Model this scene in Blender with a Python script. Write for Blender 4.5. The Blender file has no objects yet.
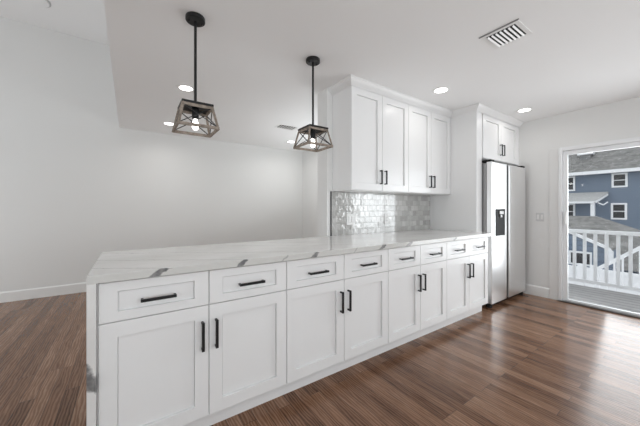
import bpy, bmesh, math, random
from mathutils import Vector, Matrix
C = bpy.context.scene.collection
scene = bpy.context.scene
PI = math.pi

# ------------------------------------------------------------------ camera, sky, lights, exposure
cam_d = bpy.data.cameras.new('camera')
cam = bpy.data.objects.new('camera', cam_d); C.objects.link(cam)
cam_d.sensor_fit = 'HORIZONTAL'; cam_d.sensor_width = 36.0
cam_d.lens = 277.767 / 640 * 36.0
cam_d.shift_y = -(213 - 208.138) / 640
cam_d.clip_start = 0.05; cam_d.clip_end = 200
BETA = math.atan((724.703 - 320) / 277.767)            # heading measured from the +X axis
cam.location = (0, 0, 1.1947)
cam.rotation_euler = (PI / 2, 0, BETA - PI / 2)
scene.camera = cam

w = bpy.data.worlds.new('sky'); scene.world = w; w.use_nodes = True
bg = w.node_tree.nodes['Background']
bg.inputs['Color'].default_value = (0.90, 0.95, 1.0, 1); bg.inputs['Strength'].default_value = 1.15

def area(name, loc, rot, sx, sy, power, col=(1, 1, 1)):
    l = bpy.data.lights.new(name, 'AREA'); l.shape = 'RECTANGLE'; l.size = sx; l.size_y = sy
    l.energy = power; l.color = col
    o = bpy.data.objects.new(name, l); C.objects.link(o); o.location = loc; o.rotation_euler = rot
    return o
# fill lamps at added windows on unseen walls, and daylight through the sliding door
for x, power in ((-1.75, 24), (0.7, 33), (3.15, 9)):
    area('window_daylight', (x, -2.12, 1.35), (PI / 2 + 0.85, 0, 0), 1.7, 1.7, power, (0.935, 0.98, 1.0))
for y, zc, tilt, power in ((-0.35, 1.3, 0.5, 5), (4.0, 1.0, 0.2, 16)):
    area('window_daylight', (-3.12, y, zc), (0, -PI / 2 - tilt, 0), 1.9, 1.7, power, (0.935, 0.98, 1.0))
area('window_daylight', (3.03, 3.4, 1.1), (0, PI / 2 + 1.3, 0), 1.3, 1.2, 20, (0.935, 0.98, 1.0))  # unseen fill lamp added to brighten the dining ceiling
area('door_daylight', (4.75, 0.3, 1.05), (0, PI / 2 - 0.25, -0.5), 1.7, 1.6, 40, (0.93, 0.975, 1.0))

vs = scene.view_settings
vs.view_transform = 'Standard'; vs.look = 'None'; vs.gamma = 1.0; vs.use_curve_mapping = False
vs.exposure = 0.11
scene.cycles.max_bounces = 10; scene.cycles.diffuse_bounces = 6; scene.cycles.glossy_bounces = 5
scene.cycles.transparent_max_bounces = 12
scene.cycles.use_denoising = True

# ------------------------------------------------------------------ materials
class NT:
    def __init__(self, name):
        self.m = bpy.data.materials.new(name); self.m.use_nodes = True
        self.t = self.m.node_tree; self.n = self.t.nodes; self.b = self.n['Principled BSDF']
        self._pos = None
    def new(self, typ, **kw):
        x = self.n.new(typ)
        for k, v in kw.items(): setattr(x, k, v)
        return x
    def put(self, sock, v):
        if isinstance(v, bpy.types.NodeSocket): self.t.links.new(v, sock)
        else: sock.default_value = v
    def math(self, op, a, b=0.0, c=0.0, clamp=False):
        x = self.new('ShaderNodeMath', operation=op); x.use_clamp = clamp
        self.put(x.inputs[0], a); self.put(x.inputs[1], b); self.put(x.inputs[2], c)
        return x.outputs[0]
    def xyz(self):
        if self._pos is None:
            tc = self.new('ShaderNodeTexCoord'); s = self.new('ShaderNodeSeparateXYZ')
            self.t.links.new(tc.outputs['Object'], s.inputs[0])
            self._pos = (s.outputs[0], s.outputs[1], s.outputs[2], tc.outputs['Object'])
        return self._pos
    def comb(self, x, y, z):
        c = self.new('ShaderNodeCombineXYZ')
        for i, v in enumerate((x, y, z)): self.put(c.inputs[i], v)
        return c.outputs[0]
    def noise(self, vec, scale, detail=4.0, rough=0.5, dist=0.0):
        x = self.new('ShaderNodeTexNoise'); self.put(x.inputs['Vector'], vec)
        x.inputs['Scale'].default_value = scale; x.inputs['Detail'].default_value = detail
        x.inputs['Roughness'].default_value = rough; x.inputs['Distortion'].default_value = dist
        return x.outputs['Fac']
    def ramp(self, fac, stops):
        x = self.new('ShaderNodeValToRGB'); self.put(x.inputs[0], fac)
        e = x.color_ramp.elements
        while len(e) < len(stops): e.new(0.5)
        for i, (p, c) in enumerate(stops):
            e[i].position = p; e[i].color = (*c, 1) if len(c) == 3 else c
        return x.outputs[0]
    def mix(self, fac, a, b, mode='MIX'):
        x = self.new('ShaderNodeMix', data_type='RGBA', blend_type=mode)
        self.put(x.inputs[0], fac)
        for s, v in ((x.inputs[6], a), (x.inputs[7], b)):
            self.put(s, v if isinstance(v, bpy.types.NodeSocket) else (*v, 1))
        return x.outputs[2]
    def bump(self, h, strength, dist=0.01):
        x = self.new('ShaderNodeBump'); x.inputs['Strength'].default_value = strength
        x.inputs['Distance'].default_value = dist; self.put(x.inputs['Height'], h)
        self.t.links.new(x.outputs[0], self.b.inputs['Normal'])
    def set(self, **kw):
        for k, v in kw.items():
            k = k.replace('_', ' ')
            if isinstance(v, tuple) and len(v) == 3: v = (*v, 1)
            self.put(self.b.inputs[k], v)
        return self

def plain(name, col, rough=0.5, metal=0.0, spec=0.5, var=0.03, scale=6.0, bump=0.0):
    n = NT(name); p = n.xyz()[3]
    f = n.noise(p, scale, 3)
    lo = tuple(max(0, c * (1 - var)) for c in col); hi = tuple(min(1, c * (1 + var)) for c in col)
    n.set(Base_Color=n.mix(f, lo, hi), Roughness=rough, Metallic=metal, Specular_IOR_Level=spec)
    if bump: n.bump(n.noise(p, 220, 2), bump, 0.002)
    return n.m

M = {}
M['wall'] = plain('wall_paint', (0.80, 0.80, 0.79), 0.75, var=0.012, scale=2, bump=0.05)
M['ceiling'] = plain('ceiling_paint', (0.91, 0.91, 0.91), 0.85, var=0.01, scale=2, bump=0.05)
M['trim'] = plain('trim_paint', (0.84, 0.84, 0.83), 0.4, var=0.01)
M['cabinet'] = plain('cabinet_lacquer', (0.84, 0.84, 0.84), 0.28, var=0.008)
M['black'] = plain('black_metal', (0.012, 0.012, 0.013), 0.38, metal=0.3, var=0.2)
M['rubber'] = plain('dark_plastic', (0.012, 0.012, 0.013), 0.6, spec=0.25, var=0.2)
M['plastic'] = plain('white_plastic', (0.86, 0.86, 0.85), 0.3, var=0.01)
M['vinyl'] = plain('white_vinyl', (0.86, 0.87, 0.88), 0.4, var=0.02)
M['grey_plastic'] = plain('light_grey_plastic', (0.62, 0.62, 0.62), 0.35, var=0.02)
M['gasket'] = plain('grey_gasket', (0.2, 0.2, 0.2), 0.7, var=0.05)  # grey of the ceiling vent's painted shadow line and of the roof vent
M['alu'] = plain('satin_aluminium', (0.62, 0.62, 0.62), 0.35, metal=0.9, var=0.05)
M['bronze'] = plain('dark_threshold', (0.06, 0.05, 0.045), 0.45, var=0.1)
M['bark_wood'] = None

n = NT('weathered_wood'); x, y, z, p = n.xyz()
g = n.noise(n.comb(n.math('MULTIPLY', x, 1.0), n.math('MULTIPLY', y, 1.0), n.math('MULTIPLY', z, 1.0)), 45, 5, 0.6)
n.set(Base_Color=n.ramp(g, [(0.3, (0.15, 0.12, 0.095)), (0.7, (0.38, 0.32, 0.27))]), Roughness=0.7)
M['wood'] = n.m

n = NT('stainless_steel'); x, y, z, p = n.xyz()
g = n.noise(n.comb(n.math('MULTIPLY', x, 1.2), y, n.math('MULTIPLY', z, 320)), 1.0, 3)
wv = n.noise(n.comb(n.math('MULTIPLY', x, 3.0), y, n.math('MULTIPLY', z, 1.1)), 1.0, 1)
n.set(Base_Color=n.mix(g, (0.83, 0.83, 0.83), (0.91, 0.91, 0.91)), Metallic=1.0, Roughness=0.29)
n.bump(wv, 0.04, 0.02)
M['steel'] = n.m
M['steel_side'] = plain('grey_steel_side', (0.42, 0.42, 0.42), 0.35, metal=0.6, var=0.04)

def quartz(name, upright):
    n = NT(name); x, y, z, p = n.xyz()
    n1 = n.noise(p, 3.2, 5, 0.55); n2 = n.noise(p, 30, 3)
    wob = n.math('MULTIPLY_ADD', n1, 0.11, -0.055)
    wob = n.math('ADD', wob, n.math('MULTIPLY_ADD', n2, 0.03, -0.015))
    cloud = n.noise(n.comb(n.math('MULTIPLY', x, 0.7), n.math('MULTIPLY', y, 1.6), z), 2.2, 4, 0.6)
    base = n.ramp(cloud, [(0.3, (0.70, 0.69, 0.675)), (0.65, (0.84, 0.835, 0.825))])
    if upright:
        s = n.math('ADD', n.math('ADD', z, n.math('MULTIPLY', y, 0.5)), n.math('ADD', n.math('MULTIPLY', wob, 2.2), n.math('MULTIPLY', x, 1.5)))
        veins = [(1.035, 0.055, 1.0)]
    else:
        s = n.math('ADD', n.math('ADD', y, n.math('MULTIPLY_ADD', x, 0.62, n.math('MULTIPLY', n.math('SUBTRACT', 0.893, z), 0.8))), wob)
        veins = [(1.58, 0.020, 1), (1.822, 0.019, 1), (2.117, 0.017, .9), (2.504, 0.017, .9), (2.709, 0.022, .7),
                 (1.98, 0.006, .45), (3.15, 0.012, .6), (2.32, 0.006, .35), (3.55, 0.009, .5)]
    # veins spread into blotches where they reach the front edge of the slab
    edge = n.math('SUBTRACT', 1.0, n.math('DIVIDE', n.math('SUBTRACT', y, 1.500), 0.005), clamp=True)
    tot = None
    for c0, wd, st in veins:
        d = n.math('ABSOLUTE', n.math('SUBTRACT', s, c0))
        if upright: ww = wd
        else: ww = n.math('MULTIPLY_ADD', edge, wd * 0.8, wd * 0.2)
        k = n.math('SUBTRACT', 1.0, n.math('DIVIDE', d, ww), clamp=True)
        k = n.math('MULTIPLY', n.math('MULTIPLY', k, 2.6, clamp=True), st)
        tot = k if tot is None else n.math('MAXIMUM', tot, k)
    veincol = n.ramp(n2, [(0.35, (0.13, 0.13, 0.135)), (0.65, (0.28, 0.275, 0.27))])
    if not upright:
        tot = n.math('MULTIPLY', tot, n.math('MULTIPLY_ADD', edge, 0.25, 0.75))
    if not upright: base = n.mix(n.math('MULTIPLY', edge, 0.8), base, (0.60, 0.595, 0.57))
    n.set(Base_Color=n.mix(tot, base, veincol), Roughness=0.12)
    return n.m
M['quartz'] = quartz('veined_quartz', False)
M['quartz_side'] = quartz('veined_quartz_upright', True)

# glossy hand-made wall tile
n = NT('glazed_tile'); x, y, z, p = n.xyz()
br = n.new('ShaderNodeTexBrick'); br.offset = 0.5
n.put(br.inputs['Vector'], n.comb(x, z, 0.0))
for k, v in (('Scale', 1.0), ('Mortar Size', 0.0026), ('Mortar Smooth', 0.3), ('Bias', 0.0), ('Brick Width', 0.070), ('Row Height', 0.0645)):
    br.inputs[k].default_value = v
br.inputs['Color1'].default_value = (0, 0, 0, 1); br.inputs['Color2'].default_value = (1, 1, 1, 1); br.inputs['Mortar'].default_value = (0.5, 0.5, 0.5, 1)
mot = n.noise(p, 26, 5, 0.6)
tone = n.math('ADD', n.math('MULTIPLY', br.outputs['Color'], 0.55), n.math('MULTIPLY', mot, 0.45))
col = n.ramp(tone, [(0.15, (0.36, 0.355, 0.34)), (0.5, (0.48, 0.475, 0.46)), (0.85, (0.61, 0.605, 0.59))])
col = n.mix(br.outputs['Fac'], col, (0.34, 0.335, 0.32))
hgt = n.math('ADD', n.math('MULTIPLY', n.noise(p, 15, 2), 1.0), n.math('MULTIPLY', br.outputs['Fac'], -0.35))
n.set(Base_Color=col, Roughness=n.math('MULTIPLY_ADD', br.outputs['Fac'], 0.6, 0.05), Specular_IOR_Level=1.0, Coat_Weight=1.0, Coat_Roughness=0.04)
n.bump(hgt, 0.35, 0.02)
M['tile'] = n.m

# stained oak strip floor, boards along Y
n = NT('stained_oak_floor'); x, y, z, p = n.xyz()
br = n.new('ShaderNodeTexBrick'); br.offset = 0.37; br.offset_frequency = 3
n.put(br.inputs['Vector'], n.comb(n.math('ADD', y, 20.0), n.math('ADD', x, 20.0), 0.0))
for k, v in (('Scale', 1.0), ('Mortar Size', 0.0010), ('Mortar Smooth', 0.1), ('Bias', 0.0), ('Brick Width', 0.95), ('Row Height', 0.072)):
    br.inputs[k].default_value = v
br.inputs['Color1'].default_value = (0, 0, 0, 1); br.inputs['Color2'].default_value = (1, 1, 1, 1); br.inputs['Mortar'].default_value = (0.4, 0.4, 0.4, 1)
rnd = br.outputs['Color']
off = n.math('MULTIPLY', rnd, 37.0)
gv = n.comb(n.math('ADD', n.math('MULTIPLY', x, 20.0), off), n.math('MULTIPLY', y, 2.6), off)
grain = n.noise(gv, 1.6, 6, 0.62, 0.6)
fine = n.noise(n.comb(n.math('MULTIPLY', x, 210), n.math('MULTIPLY', y, 7), off), 1.0, 3)
wv = n.new('ShaderNodeTexWave'); wv.wave_type = 'BANDS'; wv.bands_direction = 'X'
n.put(wv.inputs['Vector'], n.comb(n.math('ADD', n.math('MULTIPLY', x, 5.5), off), n.math('MULTIPLY', y, 1.0), off))
wv.inputs['Scale'].default_value = 3.4; wv.inputs['Distortion'].default_value = 9.0; wv.inputs['Detail'].default_value = 3.0
wv.inputs['Detail Scale'].default_value = 1.1
cath = wv.outputs['Fac']
t = n.math('ADD', n.math('MULTIPLY', rnd, 0.24), n.math('ADD', n.math('MULTIPLY', grain, 0.40), n.math('ADD', n.math('MULTIPLY', fine, 0.16), n.math('MULTIPLY', cath, 0.19))))
col = n.ramp(t, [(0.24, (0.045, 0.019, 0.010)), (0.44, (0.165, 0.083, 0.047)), (0.62, (0.265, 0.148, 0.092)), (0.84, (0.43, 0.29, 0.20))])
col = n.mix(br.outputs['Fac'], col, (0.02, 0.012, 0.008))
n.set(Base_Color=col, Roughness=n.math('MULTIPLY_ADD', grain, 0.12, 0.12), Specular_IOR_Level=0.26)
n.bump(n.math('ADD', fine, n.math('MULTIPLY', br.outputs['Fac'], -1.5)), 0.12, 0.003)
M['floor'] = n.m

n = NT('window_glass')
tr = n.new('ShaderNodeBsdfTransparent'); gl = n.new('ShaderNodeBsdfGlossy'); gl.inputs['Roughness'].default_value = 0.02
lw = n.new('ShaderNodeFresnel'); lw.inputs['IOR'].default_value = 1.45
mx = n.new('ShaderNodeMixShader'); n.t.links.new(lw.outputs[0], mx.inputs[0]); n.t.links.new(tr.outputs[0], mx.inputs[1]); n.t.links.new(gl.outputs[0], mx.inputs[2])
n.t.links.new(mx.outputs[0], n.n['Material Output'].inputs['Surface'])
M['glass'] = n.m

def emit(name, col, strength):
    n = NT(name); n.set(Base_Color=(0.9, 0.9, 0.9), Emission_Color=col, Emission_Strength=strength); return n.m
M['lamp'] = emit('lit_diffuser', (1, 0.98, 0.95), 7.0)
M['bulb'] = emit('lit_bulb', (1, 0.96, 0.9), 5.0)
M['dark_glass'] = plain('dark_window_glass', (0.02, 0.022, 0.025), 0.25, var=0.2)

def banded(name, c_lo, c_hi, axis, pitch, groove, rough=0.6, noise_s=6.0):
    n = NT(name); q = n.xyz(); p = q[3]
    a = n.math('FRACT', n.math('DIVIDE', n.math('ADD', q[axis], 50.0), pitch))
    gap = n.math('LESS_THAN', a, groove)
    col = n.mix(n.noise(p, noise_s, 4), c_lo, c_hi)
    col = n.mix(n.math('MULTIPLY', gap, 0.55), col, tuple(c * 0.3 for c in c_lo))
    n.set(Base_Color=col, Roughness=rough); n.bump(n.math('SUBTRACT', 1.0, gap), 0.3, 0.01)
    return n.m
M['siding'] = banded('blue_lap_siding', (0.135, 0.18, 0.245), (0.17, 0.22, 0.285), 2, 0.16, 0.12, 0.5, 1.0)
M['deck'] = banded('grey_deck_boards', (0.30, 0.295, 0.29), (0.38, 0.375, 0.37), 0, 0.155, 0.2, 0.6, 9.0)
n = NT('asphalt_shingle'); x, y, z, p = n.xyz()
br = n.new('ShaderNodeTexBrick'); n.put(br.inputs['Vector'], n.comb(y, n.math('MULTIPLY', z, 1.5), 0.0))
for k, v in (('Scale', 1.0), ('Mortar Size', 0.012), ('Brick Width', 0.5), ('Row Height', 0.22)): br.inputs[k].default_value = v
br.inputs['Color1'].default_value = (0.13, 0.13, 0.125, 1); br.inputs['Color2'].default_value = (0.27, 0.265, 0.25, 1); br.inputs['Mortar'].default_value = (0.14, 0.14, 0.14, 1)
n.set(Base_Color=n.mix(0.35, br.outputs['Color'], n.ramp(n.noise(p, 5, 4), [(0.35, (0.12, 0.12, 0.11)), (0.65, (0.36, 0.35, 0.34))])), Roughness=0.9)
M['shingle'] = n.m
M['pale_shingle'] = plain('pale_grey_shingle', (0.46, 0.46, 0.45), 0.9, var=0.2, scale=7)
M['paving'] = plain('pale_paving', (0.62, 0.61, 0.60), 0.9, var=0.12, scale=3)
M['snow'] = plain('snow', (0.88, 0.89, 0.9), 0.8, var=0.03, scale=3)

# ------------------------------------------------------------------ mesh helpers
def bx(bm, x0, x1, y0, y1, z0, z1, bevel=0.0):
    r = bmesh.ops.create_cube(bm, size=1.0)
    vs_ = r['verts']
    for v in vs_:
        v.co = Vector((x0 + (v.co.x + .5) * (x1 - x0), y0 + (v.co.y + .5) * (y1 - y0), z0 + (v.co.z + .5) * (z1 - z0)))
    if bevel:
        es = list({e for v in vs_ for e in v.link_edges})
        bmesh.ops.bevel(bm, geom=es, offset=bevel, segments=2, affect='EDGES', profile=0.5)
    return bm
def bar(bm, a, b, wd, ht, up=(0, 0, 1)):
    """square bar from a to b"""
    a, b = Vector(a), Vector(b); d = (b - a).normalized(); u = Vector(up)
    if abs(d.dot(u)) > 0.98: u = Vector((1, 0, 0))
    s = d.cross(u).normalized(); u = s.cross(d).normalized()
    q = [a, b]; vv = []
    for c in q:
        for i, j in ((-1, -1), (1, -1), (1, 1), (-1, 1)):
            vv.append(bm.verts.new(c + s * (i * wd / 2) + u * (j * ht / 2)))
    for i in range(4):
        bm.faces.new((vv[i], vv[(i + 1) % 4], vv[4 + (i + 1) % 4], vv[4 + i]))
    bm.faces.new(vv[:4][::-1]); bm.faces.new(vv[4:])
    return bm
def lathe(bm, prof, cx=0, cy=0, seg=32):
    """profile [(r, z)] turned about the vertical through (cx, cy)"""
    rings = []
    for r, z in prof:
        if r < 1e-6: rings.append([bm.verts.new((cx, cy, z))])
        else: rings.append([bm.verts.new((cx + r * math.cos(2 * PI * i / seg), cy + r * math.sin(2 * PI * i / seg), z)) for i in range(seg)])
    for a, b in zip(rings, rings[1:]):
        for i in range(seg):
            j = (i + 1) % seg
            if len(a) == 1 and len(b) == 1: continue
            if len(a) == 1: bm.faces.new((a[0], b[j], b[i]))
            elif len(b) == 1: bm.faces.new((a[i], a[j], b[0]))
            else: bm.faces.new((a[i], a[j], b[j], b[i]))
    return bm
def prism(bm, pts, axis, a, b):
    """closed outline extruded along an axis from a to b; pts are the two other coordinates in order"""
    def P(u, v, t):
        return (t, u, v) if axis == 'X' else (u, t, v) if axis == 'Y' else (u, v, t)
    A = [bm.verts.new(P(u, v, a)) for u, v in pts]; B = [bm.verts.new(P(u, v, b)) for u, v in pts]
    bm.faces.new(A); bm.faces.new(B[::-1])
    for i in range(len(pts)):
        j = (i + 1) % len(pts); bm.faces.new((A[i], B[i], B[j], A[j]))
    return bm
def new(): return bmesh.new()
def obj(name, bm, mat, parent=None, smooth=False):
    bmesh.ops.recalc_face_normals(bm, faces=bm.faces)
    me = bpy.data.meshes.new(name); bm.to_mesh(me); bm.free()
    me.materials.append(M[mat])
    if smooth:
        for pl in me.polygons: pl.use_smooth = True
        me.set_sharp_from_angle(angle=0.6)
    o = bpy.data.objects.new(name, me); C.objects.link(o)
    if parent is not None: o.parent = parent
    return o
def tag(o, label, cat, group=None, kind=None):
    o['label'] = label; o['category'] = cat
    if group: o['group'] = group
    if kind: o['kind'] = kind
    return o
def thing(name, label, cat, loc=(0, 0, 0), group=None):
    o = bpy.data.objects.new(name, None); C.objects.link(o); o.location = loc; o.empty_display_size = 0.1
    return tag(o, label, cat, group)
def struct(name, bm, mat, label=None, cat=None):
    o = obj(name, bm, mat); o['kind'] = 'structure'
    if label: o['label'] = label
    if cat: o['category'] = cat
    return o
def dup(root, loc, label, group=None):
    r = root.copy(); C.objects.link(r); r.location = loc; r['label'] = label
    if group: r['group'] = group
    for ch in list(root.children):
        c = ch.copy(); C.objects.link(c); c.parent = r
        for g in list(ch.children):
            d = g.copy(); C.objects.link(d); d.parent = c
    return r

# ------------------------------------------------------------------ room shell
CZ = 2.41; HZ = 3.617; XR = 4.59; YW = 2.28; YF = 5.18; XS = -0.124; XL = -3.2; YN = -2.2
struct('floor', bx(new(), XL, XR + 0.12, YN, YF, -0.1, 0), 'floor', 'dark stained oak strip floor', 'floor')
struct('ceiling', bx(new(), XS, XR + .12, YN - .1, YF + .1, CZ, HZ + .1), 'ceiling', 'flat white kitchen ceiling', 'ceiling')
struct('ceiling.001', bx(new(), XL - .1, XS, YN - .1, YF + .1, HZ, HZ + .1), 'ceiling', 'higher white ceiling at the left', 'ceiling')
struct('wall_back', bx(new(), XL - .1, XR + .12, YF, YF + .1, -0.1, HZ + .1), 'wall', 'long plain white wall behind the peninsula', 'wall')
XK = 1.651
struct('wall_kitchen', bx(new(), XK, XR, YW, YW + .17, 0, CZ), 'wall', 'white kitchen wall behind the cabinets', 'wall')
bm = new()
bx(bm, 3.095, 3.2, YW + .17, 2.75, 0, CZ); bx(bm, 3.095, 3.2, 4.35, YF, 0, CZ); bx(bm, 3.095, 3.2, 2.75, 4.35, 0, .35); bx(bm, 3.095, 3.2, 2.75, 4.35, 1.9, CZ)
struct('wall_dining', bm, 'wall', 'white side wall of the room beyond the kitchen wall', 'wall')
D0, D1, DH = -0.64, 1.218, 1.974
bm = new()
prism(bm, [(YN - .1, -.1), (D0, -.1), (D0, DH), (D1, DH), (D1, -.1), (YF, -.1), (YF, CZ), (YN - .1, CZ)], 'X', XR, XR + .12)
struct('wall_right', bm, 'wall', 'white wall with the sliding door', 'wall')
bm = new()   # front wall (behind the viewpoint) with three added windows
bx(bm, XL - .1, XR + .12, YN - .1, YN, -.1, .5); bx(bm, XL - .1, XR + .12, YN - .1, YN, 2.2, HZ)
for a, b in ((XL - .1, -2.6), (-0.9, -0.15), (1.55, 2.3), (4.0, XR + .12)): bx(bm, a, b, YN - .1, YN, .5, 2.2)
struct('wall_front', bm, 'wall', 'white wall behind the viewpoint with three windows', 'wall')
bm = new()   # left wall with tall windows added for daylight
for a, b in ((YN, -1.2), (.5, 3.15), (4.85, YF)): bx(bm, XL - .1, XL, a, b, .6, 2.8)
bx(bm, XL - .1, XL, YN, YF, -.1, .6); bx(bm, XL - .1, XL, YN, YF, 2.8, HZ)
struct('wall_left', bm, 'wall', 'white wall left of the viewpoint with two tall windows', 'wall')
def window(name, axis, c0, c1, z0, z1, at):  # windows added on unseen walls to give the room daylight
    bm = new(); t = .05
    for a, b, zz0, zz1 in ((c0, c0 + t, z0, z1), (c1 - t, c1, z0, z1), (c0 + t, c1 - t, z0, z0 + t), (c0 + t, c1 - t, z1 - t, z1), (c0 + t, c1 - t, (z0 + z1) / 2 - .02, (z0 + z1) / 2 + .02)):
        if axis == 'X': bx(bm, a, b, at - .06, at - .02, zz0, zz1)
        else: bx(bm, at - .06, at - .02, a, b, zz0, zz1)
    o = struct(name, bm, 'trim', 'white window frame', 'window')
    return o
for i, (a, b) in enumerate(((-2.6, -0.9), (-0.15, 1.55), (2.3, 4.0))): window('window_%d' % (i + 1), 'X', a, b, .5, 2.2, YN)
window('window_4', 'Y', -1.2, .5, .6, 2.8, XL)
window('window_6', 'Y', 2.75, 4.35, .35, 1.9, 3.2)  # hidden opening added for the dining fill lamp
window('window_5', 'Y', 3.15, 4.85, .6, 2.8, XL)

def skirting(name, pts_axis, a, b, at, sgn):
    bm = new()
    prof = [(0, 0), (.014, 0), (.014, .118), (.009, .126), (.004, .133), (0, .133)]
    if pts_axis == 'X': prism(bm, [(at - sgn * d, z) for d, z in prof], 'X', a, b)
    else: prism(bm, [(at - sgn * d, z) for d, z in prof], 'Y', a, b)
    return struct(name, bm, 'trim', 'white baseboard', 'baseboard')
skirting('baseboard_back', 'X', XL, 3.095, YF, 1)
skirting('baseboard_right', 'Y', 1.318, YW, XR, 1)
skirting('baseboard_left', 'Y', YN, YF, XL, -1)

# flat casing board beside the sliding door
bm = new(); bx(bm, XR - .010, XR, D1 + .002, 1.316, 0, DH + .0, .002)
struct('trim_1', bm, 'wall', 'flat white casing board beside the sliding door', 'trim')

# ------------------------------------------------------------------ sliding door
door = bpy.data.objects.new('door_1', None); C.objects.link(door); door.location = (XR, (D0 + D1) / 2, 0)
door['kind'] = 'structure'; door['label'] = 'white framed sliding glass door to the deck'; door['category'] = 'door'
yc = (D0 + D1) / 2; hw = (D1 - D0) / 2
def sash(y0, y1, x0, x1):
    bm = new(); st = .046
    bx(bm, x0, x1, y0, y0 + st, .016, DH - .05, .003); bx(bm, x0, x1, y1 - st, y1, .016, DH - .05, .003)
    bx(bm, x0, x1, y0 + st, y1 - st, DH - .102, DH - .05, .003); bx(bm, x0, x1, y0 + st, y1 - st, .016, .036, .002)
    return bm
bm = new()
bx(bm, -.02, .10, hw - .038, hw - .001, 0, DH - .001, .003); bx(bm, -.02, .10, -hw + .001, -hw + .038, 0, DH - .001, .003)
bx(bm, -.02, .10, -hw + .038, hw - .038, DH - .048, DH - .001, .003)
obj('door_frame', bm, 'vinyl', door)
s1 = obj('sash', sash(0.0, hw - .040, .005, .040), 'vinyl', door)
obj('glass_pane', bx(new(), .020, .026, .05, hw - .084, .035, DH - .10), 'glass', s1)
s2 = obj('sash', sash(-hw + .040, .045, .050, .085), 'vinyl', door)
obj('glass_pane', bx(new(), .065, .071, -hw + .084, 0, .035, DH - .10), 'glass', s2)
bm = new(); bx(bm, -.05, -.021, -hw + .001, hw - .001, .0, .012, .002); bx(bm, -.021, .10, -hw + .038, hw - .038, 0, .010)
obj('threshold', bm, 'bronze', door)
bm = new(); bx(bm, -.012, .002, -hw + .043, hw - .043, .010, .016, .002); bx(bm, .042, .048, -hw + .043, hw - .043, .010, .016)
obj('track', bm, 'alu', door)
bm = new(); bx(bm, -.012, .005, hw - .088, hw - .062, .98, 1.16, .004); bar(bm, (-.035, hw - .075, 1.00), (-.035, hw - .075, 1.14), .014, .016)
bar(bm, (-.035, hw - .075, 1.005), (-.008, hw - .075, 1.005), .014, .014); bar(bm, (-.035, hw - .075, 1.135), (-.008, hw - .075, 1.135), .014, .014)
obj('door_handle', bm, 'plastic', door)

# ------------------------------------------------------------------ cabinets
def shaker(bm, x0, x1, z0, z1, y=0.0, th=.020, fr=.066, frz=None, rec=.012, ch=.0015):
    """door or drawer front with a recessed flat centre panel; its face is at y, its back at y+th"""
    frz = frz or fr
    def ring(d, e, yy): return [bm.verts.new((a, yy, b)) for a, b in ((x0 + d, z0 + e), (x1 - d, z0 + e), (x1 - d, z1 - e), (x0 + d, z1 - e))]
    R = [ring(0, 0, y + th), ring(0, 0, y + ch), ring(ch, ch, y), ring(fr, frz, y), ring(fr + .0008, frz + .0008, y + rec + .005), ring(fr + .0042, frz + .0042, y + rec + .005), ring(fr + .0046, frz + .0046, y + rec)]
    for a, b in zip(R, R[1:]):
        for i in range(4):
            j = (i + 1) % 4; bm.faces.new((a[i], a[j], b[j], b[i]))
    bm.faces.new(R[0][::-1]); bm.faces.new(R[-1])
    return bm
def pull(x, z, L, vertical, y=0.0):
    """flat black bar pull on two posts"""
    bm = new(); s = .011; so = .034; e = L / 2 - .006
    if vertical:
        bx(bm, x - .007, x + .007, y - so, y - so + .011, z - L / 2, z + L / 2, .0015)
        for q in (-e, e): bx(bm, x - .005, x + .005, y - so + .008, y, z + q - .005, z + q + .005)
    else:
        bx(bm, x - L / 2, x + L / 2, y - so, y - so + .011, z - .007, z + .007, .0015)
        for q in (-e, e): bx(bm, x + q - .005, x + q + .005, y - so + .008, y, z - .005, z + .005)
    return bm
YD = 1.5304                     # plane of the base cabinet doors
G = .0021
def base_cabinet(x0, wd, label):
    t = thing('base_cabinet', label, 'cabinet', (x0, YD, 0), 'white base cabinets under the counter')
    bm = new(); bx(bm, 0, wd, .021, .735, .107, .8755)
    obj('body', bm, 'cabinet', t)
    obj('toe_kick', bx(new(), 0, wd, .068, .085, 0, .1075), 'cabinet', t)
    h = wd / 2
    for i in (0, 1):
        a, b = i * h + G, (i + 1) * h - G
        d = obj('drawer', shaker(new(), a, b, .6905, .8665, 0, fr=.068, frz=.042), 'cabinet', t)
        obj('handle', pull((a + b) / 2, .772, .147, False), 'black', d)
        d = obj('door', shaker(new(), a, b, .1085, .6865, 0), 'cabinet', t)
        obj('handle', pull(h + (-.034 if i == 0 else .034), .537, .147, True), 'black', d)
    return t
X0 = -.1126; W1, W2 = .4572 * 2, .4162 * 2
first = base_cabinet(X0, W1, 'wide white base cabinet beside the marble waterfall end, nearest the viewer')
obj('filler', bx(new(), -.0033, -.0002, .010, .030, .0, .875), 'cabinet', first)
base_cabinet(X0 + W1, W1, 'wide white base cabinet second from the waterfall end, below the right pendant')
base_cabinet(X0 + 2 * W1, W2, 'narrower white base cabinet third from the waterfall end')
base_cabinet(X0 + 2 * W1 + W2, W2, 'narrower white base cabinet at the far end, beside the refrigerator')

XE = X0 + 2 * W1 + 2 * W2       # end of the base run, also of the wall cabinets
XU = X0 + 2 * W1
YU = 1.98
def wall_cabinet(x0, wd, label):
    t = thing('wall_cabinet', label, 'cabinet', (x0, YU, 1.367), 'white wall cabinets over the backsplash')
    obj('body', bx(new(), 0, wd, .021, YW - YU - .001, 0, 1.0), 'cabinet', t)
    h = wd / 2
    for i in (0, 1):
        a, b = i * h + G, (i + 1) * h - G
        d = obj('door', shaker(new(), a, b, .006, .978, 0), 'cabinet', t)
        obj('handle', pull(h + (-.034 if i == 0 else .034), .14, .142, True), 'black', d)
    return t
wall_cabinet(XU, W2, 'two-door white wall cabinet at the open left end of the backsplash')
wall_cabinet(XU + W2, W2, 'two-door white wall cabinet in the corner against the tall refrigerator panel')

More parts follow.
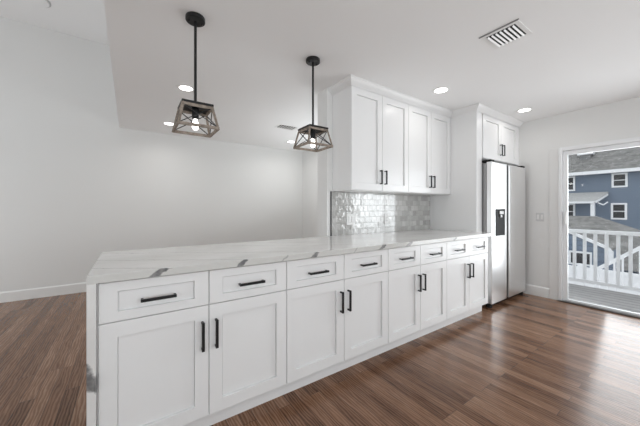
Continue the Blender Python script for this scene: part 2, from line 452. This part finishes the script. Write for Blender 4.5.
YP = 1.66; XP0, XP1 = XE + .004, 3.512
tall = tag(obj('refrigerator_surround', bx(new(), XP0, XP1, YP, YW - .001, 0, 2.36, .0015), 'cabinet'), 'tall white end panel standing left of the refrigerator', 'panel')
t = thing('refrigerator_cabinet', 'two-door white cabinet above the stainless refrigerator', 'cabinet', (XP1 + .001, YP, 1.806))
XC = 4.505 - XP1
obj('body', bx(new(), 0, XC, .022, YW - YP - .001, 0, .56), 'cabinet', t)
obj('filler', bx(new(), XC, XR - XP1 - .002, .004, .03, 0, .56), 'cabinet', t)
obj('stile', bx(new(), 0.0, .03, .012, .021, 0, .56), 'cabinet', t)
for i in (0, 1):
    h = (XC - .03) / 2; a, b = .03 + i * h + G, .03 + (i + 1) * h - G
    d = obj('door', shaker(new(), a, b, .004, .538, 0), 'cabinet', t)
    obj('handle', pull(.03 + h + (-.034 if i == 0 else .034), .145, .142, True), 'black', d)

# crown moulding swept round the cabinet tops with mitred corners
path = [(XU, YW), (XU, YU), (XE + .004, YU), (XE + .004, YP), (XR, YP)]
prof = [(.001, 2.345), (.006, 2.345), (.008, 2.353), (.014, 2.358), (.024, 2.366), (.038, 2.379), (.049, 2.394), (.053, 2.398), (.058, 2.400), (.058, 2.4095), (.001, 2.4095)]
dirs = [(Vector(b) - Vector(a)).normalized() for a, b in zip(path, path[1:])]
nrm = [Vector((d.y, -d.x)) for d in dirs]          # outward = right of travel
bm = new(); rows = []
for i, q in enumerate(path):
    if i == 0: m = nrm[0]
    elif i == len(path) - 1: m = nrm[-1]
    else:
        m = nrm[i - 1] + nrm[i]; m = m / (m.dot(nrm[i]))
    off_end = 0.0015 if i == 0 else 0
    rows.append([bm.verts.new((q[0] + m.x * d, q[1] + m.y * d - off_end, z)) for d, z in prof])
for a, b in zip(rows, rows[1:]):
    for i in range(len(prof)):
        j = (i + 1) % len(prof); bm.faces.new((a[i], a[j], b[j], b[i]))
bm.faces.new(rows[0]); bm.faces.new(rows[-1][::-1])
tag(obj('crown_molding', bm, 'cabinet'), 'white crown molding running along the tops of the wall cabinets', 'molding')

# ------------------------------------------------------------------ counter
XA = -.147
bm = new()
prism(bm, [(XA, 1.50), (3.402, 1.50), (3.402, 1.656), (XE + .001, 1.656), (XE + .001, YW - .003), (XA, YW - .003)], 'Z', .876, .910)
bmesh.ops.bevel(bm, geom=[e for e in bm.edges if abs(e.verts[0].co.z - e.verts[1].co.z) < 1e-6 and e.verts[0].co.z > .9], offset=.002, segments=2, affect='EDGES')
ct = tag(obj('countertop', bm, 'quartz'), 'long white marble-veined countertop over the base cabinets', 'countertop')
obj('waterfall_panel', bx(new(), XA, -.1165, 1.50, YW - .003, 0, .8755, .001), 'quartz_side', ct)

# ------------------------------------------------------------------ backsplash, outlets
bs = tag(obj('backsplash', bx(new(), 1.702, XE, YW - .008, YW - .0005, .9105, 1.366), 'tile'), 'glossy grey-white tile backsplash below the wall cabinets', 'backsplash')
obj('edge_trim', bx(new(), 1.692, 1.7015, YW - .011, YW - .0005, .9105, 1.366), 'black', bs)
def outlet(x, z, label):
    t = thing('electrical_outlet', label, 'outlet', (x, YW - .0082, z))
    obj('plate', bx(new(), -.036, .036, -.006, 0, -.058, .058, .002), 'plastic', t)
    obj('socket', bx(new(), -.017, .017, -.009, -.006, -.033, .033, .001), 'trim', t)
    for q in (-.017, .017):
        for e in (-.0055, .0055): obj('slot', bx(new(), e - .0015, e + .0015, -.0095, -.0088, q - .006, q + .006), 'rubber', t)
    return t
outlet(2.515, 1.065, 'white outlet at the middle of the tile backsplash')
t = thing('wall_switch', 'white two-gang switch plate on the tile near the open left end of the backsplash', 'switch', (1.957, YW - .0082, 1.075))
obj('plate', bx(new(), -.058, .058, -.006, 0, -.058, .058, .002), 'plastic', t)
for q in (-.023, .023): obj('rocker', bx(new(), q - .016, q + .016, -.010, -.006, -.033, .033, .001), 'trim', t)
t = thing('wall_switch', 'white two-gang switch plate on the wall beside the sliding door', 'switch', (XR, 1.417, 1.075))
obj('plate', bx(new(), -.006, 0, -.044, .044, -.058, .058, .002), 'grey_plastic', t)
for q in (-.022, .022): obj('rocker', bx(new(), -.010, -.006, q - .012, q + .012, -.033, .033, .001), 'trim', t)

# ------------------------------------------------------------------ refrigerator
FX0, FX1, FY = 3.527, 4.525, 1.555
t = thing('refrigerator', 'tall stainless side-by-side refrigerator with a dark dispenser', 'refrigerator', (FX0, FY, 0))
FW = FX1 - FX0; fs = .432
obj('body', bx(new(), .006, FW - .006, .068, .70, .04, 1.735, .004), 'steel_side', t)
def fdoor(a, b):
    bm = new(); bx(bm, a, b, 0, .062, .055, 1.748, .006); return bm
ld = obj('door', fdoor(0, fs - .030), 'steel', t)
rd = obj('door', fdoor(fs + .030, FW - .014), 'steel', t)
for d, a in ((ld, fs - .0298), (rd, fs + .0006)):
    obj('grip', bx(new(), a, a + .0292, .022, .060, .06, 1.744), 'rubber', d)
obj('edge_strip', bx(new(), FW - .0138, FW, .006, .062, .055, 1.748, .002), 'rubber', rd)
bm = new()
bx(bm, .093, .333, -.004, .004, .859, .868, .001); bx(bm, .093, .101, -.004, .004, .859, 1.184, .001); bx(bm, .325, .333, -.004, .004, .859, 1.184, .001)
bx(bm, .093, .333, -.006, .004, 1.110, 1.184, .002); bx(bm, .100, .326, -.0015, .004, .866, 1.112)
dp = obj('dispenser', bm, 'rubber', ld)
M['panel_glow'] = plain('dispenser_nozzle', (0.75, 0.75, 0.76), 0.2, var=.05)  # light grey plastic of the dispenser nozzle
bm = new(); bx(bm, .165, .265, -.022, -.006, 1.120, 1.160, .006); bx(bm, .195, .235, -.018, -.004, 1.082, 1.112, .004)
obj('nozzle', bm, 'panel_glow', ld)
obj('kick_grille', bx(new(), .02, FW - .02, .05, .075, .008, .052), 'rubber', t)
for x in (.05, FW - .05): obj('hinge_cover', bx(new(), x - .045, x + .045, .012, .13, 1.7495, 1.775, .006), 'rubber', t)
for x in (.05, FW - .05): obj('foot', lathe(new(), [(0, .0), (.03, .0), (.03, .04), (0, .04)], x, .05, 16), 'rubber', t)

# ------------------------------------------------------------------ pendants
def pendant():
    t = thing('pendant_light', 'black and wood cage pendant over the left end of the counter', 'pendant lamp', (.347, 1.909, CZ), 'cage pendants over the counter')
    bm = lathe(new(), [(0, -.0005), (.056, -.0005), (.058, -.004), (.058, -.024), (.054, -.028), (.014, -.029), (0, -.026)], seg=40)
    cn = obj('canopy', bm, 'black', t, True)
    for sx in (-1, 1): obj('screw', lathe(new(), [(0, -.027), (.006, -.027), (.006, -.036), (.003, -.039), (0, -.039)], sx * .037, 0, 12), 'black', cn, True)
    zt, zb, ta, tb = 1.836 - CZ, 1.685 - CZ, .083, .114
    obj('rod', lathe(new(), [(0, -.026), (.0085, -.026), (.0085, zt + .01), (0, zt + .01)], seg=16), 'black', t, True)
    bm = new(); bx(bm, -ta - .008, ta + .008, -ta - .008, ta + .008, zt - .004, zt + .010, .002)
    obj('top_plate', bm, 'black', t)
    bm = new()
    cs = [(-1, -1), (1, -1), (1, 1), (-1, 1)]
    zi = zt - .013
    for i in range(4):
        a, b = cs[i], cs[(i + 1) % 4]
        bar(bm, (a[0] * ta, a[1] * ta, zi), (b[0] * ta, b[1] * ta, zi), .011, .016)
        bar(bm, (a[0] * tb, a[1] * tb, zb + .009), (b[0] * tb, b[1] * tb, zb + .009), .012, .017)
        bar(bm, (a[0] * ta, a[1] * ta, zt - .005), (a[0] * tb, a[1] * tb, zb), .012, .012)
    obj('cage_frame', bm, 'wood', t)
    for i in range(4):
        a, b = cs[i], cs[(i + 1) % 4]; bm = new()
        A = [Vector((q[0] * ta, q[1] * ta, zi)) for q in (a, b)]; B = [Vector((q[0] * tb, q[1] * tb, zb + .01)) for q in (a, b)]
        bar(bm, A[0], B[1], .005, .005); bar(bm, A[1], B[0], .005, .005)
        obj('cross_wire', bm, 'black', t)
    obj('socket', lathe(new(), [(0, zt - .004), (.021, zt - .004), (.021, zt - .070), (.016, zt - .076), (0, zt - .076)], seg=20), 'black', t, True)
    bz = zt - .074
    bm = lathe(new(), [(.011, bz), (.012, bz - .010), (.017, bz - .025), (.021, bz - .042), (.019, bz - .056), (.011, bz - .068), (0, bz - .072)], seg=20)
    obj('bulb', bm, 'bulb', t, True)
    return t
pd = pendant()
dup(pd, (1.237, 1.904, CZ), 'black and wood cage pendant beside the wall cabinets')

# ------------------------------------------------------------------ ceiling fixtures
def downlight(x, y, label, power=2.2, src=[None]):
    if src[0] is None:
        t = thing('recessed_light', label, 'ceiling light', (x, y, CZ), 'recessed ceiling lights')
        obj('trim_ring', lathe(new(), [(.060, -.0005), (.086, -.0005), (.086, -.004), (.080, -.007), (.062, -.005), (.060, -.0005)], seg=40), 'plastic', t, True)
        obj('diffuser', lathe(new(), [(0, -.0035), (.0615, -.0035), (.0615, -.001), (0, -.001)], seg=40), 'lamp', t, True)
        src[0] = t
    else: t = dup(src[0], (x, y, CZ), label)
    l = bpy.data.lights.new('downlight_glow', 'AREA'); l.shape = 'DISK'; l.size = .12; l.energy = power; l.spread = 2.75; l.color = (1, .975, .94)
    o = bpy.data.objects.new('downlight_glow', l); C.objects.link(o); o.location = (x, y, CZ - .009)
    return t
downlight(.472, 3.084, 'lit round recessed light just behind the left pendant rod')
downlight(.469, 4.515, 'lit round recessed light seen low behind the left pendant cage')
downlight(2.438, 4.489, 'lit round recessed light beside the right pendant cage, near the back wall')
downlight(2.643, 1.652, 'lit round recessed light above the right wall cabinet', 0.8)
downlight(4.034, 1.403, 'lit round recessed light in front of the refrigerator cabinet', 0.8)
t = thing('ceiling_fixture', 'flat round white disc on the higher ceiling, cut by the top edge', 'ceiling fixture', (-.90, 4.52, HZ))
obj('base_ring', lathe(new(), [(0, -.0005), (.135, -.0005), (.135, -.006), (.118, -.010), (0, -.010)], seg=48), 'alu', t, True)
obj('cover', lathe(new(), [(0, -.0102), (.122, -.0102), (.116, -.018), (0, -.018)], seg=48), 'ceiling', t, True)

def vent(name, label, x, y, lx, ly, slat, nsl):
    t = thing(name, label, 'air vent', (x, y, CZ))
    bm = new(); f = .028
    for a in ((-lx, lx, -ly, -ly + f), (-lx, lx, ly - f, ly), (-lx, -lx + f, -ly + f, ly - f), (lx - f, lx, -ly + f, ly - f)):
        bx(bm, a[0], a[1], a[2], a[3], -.004, -.0005, .001)
    obj('frame', bm, 'plastic', t)
    if slat == 'X': obj('gasket', bx(new(), -lx - .009, -lx - .001, -ly - .005, ly + .005, -.006, -.0005), 'gasket', t)  # dark strip stands in for the shadow line beside the frame
    obj('duct', bx(new(), -lx + f, lx - f, -ly + f, ly - f, -.0025, -.0006), 'rubber', t)
    for i in range(nsl):
        q = (i + .5) / nsl * 2 - 1
        bm = new()
        if slat == 'X':
            yy = q * (ly - f); bar(bm, (-lx + f, yy, -.010), (lx - f, yy, -.010), .0025, .0115, (0, -.75, .66))
        else:
            xx = q * (lx - f); bar(bm, (xx, -ly + f, -.010), (xx, ly - f, -.010), .0025, .013, (-.75, 0, .66))
        obj('slat', bm, 'plastic', t)
    return t
vent('air_vent', 'large white louvered ceiling vent with dark gaps, nearest the viewer', 2.185, .87, .122, .118, 'X', 7)
vent('air_vent', 'small white ceiling vent seen beside the right pendant, near the back wall', 1.95, 3.72, .16, .10, 'Y', 7)

# ------------------------------------------------------------------ outside: deck, railing, neighbouring houses
tag(obj('deck', bx(new(), XR + .125, 6.35, -2.2, 3.2, -.16, -.12), 'deck'), 'grey board deck outside the sliding door', 'deck', kind='structure')
t = thing('deck_railing', 'white picket railing along the outer edge of the deck', 'railing', (6.25, 0, -.12))
R0, R1 = -2.2, 3.2
obj('top_rail', bx(new(), -.045, .045, R0, R1, .898, .955, .006), 'vinyl', t)
obj('bottom_rail', bx(new(), -.022, .022, R0, R1, .075, .130, .005), 'vinyl', t)
yy = R0 + .05
k = 0
while yy < R1:
    obj('baluster', bx(new(), -.018, .018, yy - .02, yy + .02, .130, .898), 'vinyl', t); yy += .1285
obj('post', bx(new(), -.05, .05, R0 - .05, R0 + .05, 0, 1.0, .004), 'vinyl', t)
obj('post', bx(new(), -.05, .05, R1 - .05, R1 + .05, 0, 1.0, .004), 'vinyl', t)
tag(obj('ground', bx(new(), XR + .13, 70, -30, 50, -3.3, -3.2), 'paving'), 'pale paved ground below the deck', 'ground', kind='structure')

# two-storey blue house
h = thing('house', 'blue two-storey house with a grey shingle roof across the yard', 'house', (32, 0, -3.2))
B0 = 3.2
obj('wall', bx(new(), 0, 9, -6, 20, 0, B0 + 4.1), 'siding', h)
bm = new(); prism(bm, [(-.55, B0 + 4.02), (-.55, B0 + 4.20), (4.5, B0 + 8.2), (9.55, B0 + 4.20), (9.55, B0 + 4.02)], 'Y', -6.5, 20.5)
obj('roof', bm, 'shingle', h)
obj('fascia', bx(new(), -.68, -.552, -6.5, 20.5, B0 + 3.98, B0 + 4.24), 'vinyl', h)
rv_ = obj('roof_vent', bx(new(), 1.0, 1.7, 6.60, 7.30, B0 + 5.2, B0 + 5.88, .03), 'gasket', h)
obj('vent_cap', bx(new(), .9, 1.8, 6.45, 7.45, B0 + 5.88, B0 + 6.04, .03), 'vinyl', rv_)
def hwin(y0, y1, z0, z1):
    bm = new(); f = .13
    for a, b, c, d in ((y0, y0 + f, z0, z1), (y1 - f, y1, z0, z1), (y0 + f, y1 - f, z0, z0 + f), (y0 + f, y1 - f, z1 - f, z1)): bx(bm, -.06, .02, a, b, B0 + c, B0 + d)
    bx(bm, -.03, .01, y0 + f, y1 - f, B0 + (z0 + z1) / 2 - .03, B0 + (z0 + z1) / 2 + .03)
    wn = obj('window', bm, 'vinyl', h)
    obj('pane', bx(new(), -.025, -.005, y0 + f, y1 - f, B0 + z0 + f, B0 + z1 - f), 'dark_glass', wn)
hwin(4.27, 5.15, 2.84, 3.98); hwin(4.30, 5.19, .29, 1.60); hwin(7.36, 8.25, 2.69, 3.98); hwin(7.36, 8.25, .20, 1.60)
# porch roof on the blue house
pr = thing('porch_roof', 'pale grey porch roof on white posts at the front of the blue house', 'porch roof', (31.9, 6.6, -3.2))
bm = new()
vs8 = [(-.05, -1.3, B0 + 2.52), (-.05, 3.2, B0 + 2.52), (-1.5, 2.9, B0 + 1.72), (-1.5, -.75, B0 + 1.72)]
top = [bm.verts.new(v) for v in vs8]; bot = [bm.verts.new((v[0], v[1], v[2] - .12)) for v in vs8]
bm.faces.new(top); bm.faces.new(bot[::-1])
for i in range(4): bm.faces.new((top[i], bot[i], bot[(i + 1) % 4], top[(i + 1) % 4]))
obj('roof_slab', bm, 'pale_shingle', pr)
obj('fascia', bx(new(), -1.56, -1.501, -.75, 2.9, B0 + 1.58, B0 + 1.74), 'vinyl', pr)
obj('brace', bar(new(), (-.1, -1.25, B0 + 2.3), (-1.45, -.80, B0 + 1.66), .10, .14), 'vinyl', pr)
for q in (-.62, 2.7): obj('post', bx(new(), -1.40, -1.16, q - .12, q + .12, 0, B0 + 1.62), 'vinyl', pr)
obj('bracket', bar(bar(new(), (-1.45, -.95, B0 + 1.62), (-1.45, -1.25, B0 + 1.45), .08, .08), (-1.45, -1.25, B0 + 1.45), (-1.45, -1.5, B0 + 1.68), .08, .08), 'vinyl', pr)
obj('porch_lamp', bx(new(), -1.45, -1.2, .8, 1.6, B0 + 1.42, B0 + 1.57, .03), 'vinyl', pr)

# lower hipped garage
g = thing('garage', 'low grey hip-roofed garage in front of the blue house', 'garage', (18, 3.3, -3.2))
obj('wall', bx(new(), -3.6, 3.4, -2.6, 8, 0, B0 - .95), 'siding', g)
bm = new()
rv = [bm.verts.new(v) for v in ((-.1, 0.05, B0 + .82), (-.1, 6, B0 + .82), (-4.1, -3.1, B0 - .92), (-4.1, 9, B0 - .92), (3.9, -3.1, B0 - .92), (3.9, 9, B0 - .92))]
bm.faces.new((rv[0], rv[1], rv[3], rv[2])); bm.faces.new((rv[1], rv[0], rv[4], rv[5])); bm.faces.new((rv[0], rv[2], rv[4])); bm.faces.new((rv[1], rv[5], rv[3])); bm.faces.new((rv[2], rv[3], rv[5], rv[4]))
obj('roof', bm, 'shingle', g)

# small gabled blue shed with a white sloping roof edge
s = thing('shed', 'small blue gabled building with a dark window behind the railing', 'building', (12.6, 2.0, -3.2))
bm = new(); prism(bm, [(0.06, 0), (0.06, B0 - .36), (.10, B0 - .14), (1.03, B0 + .34), (1.45, B0 + .52), (3.2, B0 - .3), (3.2, 0)], 'X', 0, 1.0)
obj('wall', bm, 'siding', s)
bm = new(); bar(bm, (-.05, 1.45, B0 + .58), (-.05, .10, B0 - .08), .10, .085); bar(bm, (-.05, .10, B0 - .08), (-.05, .03, B0 - .20), .10, .08)
bar(bm, (-.05, .03, B0 - .17), (-.05, .03, B0 - .55), .10, .075)
obj('fascia', bm, 'vinyl', s)
bm = new(); prism(bm, [(.06, B0 - .11), (1.45, B0 + .57), (1.45, B0 + .50), (.06, B0 - .18)], 'X', .0, 1.05)
obj('roof', bm, 'shingle', s)
bm = new(); y0, y1 = .48, 1.06
for a, b, c, d in ((y0, y0 + .05, -.74, -.27), (y1 - .05, y1, -.74, -.27), (y0 + .05, y1 - .05, -.74, -.68), (y0 + .05, y1 - .05, -.33, -.27)): bx(bm, -.03, .01, a, b, B0 + c, B0 + d)
wn = obj('window', bm, 'vinyl', s)
obj('pane', bx(new(), -.012, -.002, y0 + .05, y1 - .05, B0 - .68, B0 - .33), 'dark_glass', wn)

# outdoor stair with a white railing climbing to the right
st = thing('stair_railing', 'white stair railing climbing to the right beyond the deck railing', 'railing', (9, 0, -3.2))
a, b = Vector((0, 1.72, B0 - .30)), Vector((0, .20, B0 + 1.02))
for dz, nm in ((0.04, 'top_rail'), (-.72, 'bottom_rail')):
    obj(nm, bar(new(), a + Vector((0, 0, dz)), b + Vector((0, 0, dz)), .06, .075), 'vinyl', st)
for i in range(12):
    q = a.lerp(b, (i + .5) / 12); obj('baluster', bx(new(), -.016, .016, q.y - .016, q.y + .016, q.z - .70, q.z + .02), 'vinyl', st)
obj('post', bx(new(), -.05, .05, 1.70, 1.80, 0, B0 - .15), 'vinyl', st)
obj('post', bx(new(), -.05, .05, .10, .20, 0, B0 + 1.1), 'vinyl', st)
fn = thing('yard_fence', 'white vinyl privacy fence below the deck', 'fence', (11, 0, -3.2))
obj('panel', bx(new(), -.03, .03, -3, 6, .05, B0 - .62), 'vinyl', fn)
obj('cap_rail', bx(new(), -.06, .06, -3, 6, B0 - .62, B0 - .54), 'vinyl', fn)
for i in range(6): obj('post', bx(new(), -.07, .07, -3 + i * 1.8 - .07, -3 + i * 1.8 + .07, 0, B0 - .45), 'vinyl', fn)
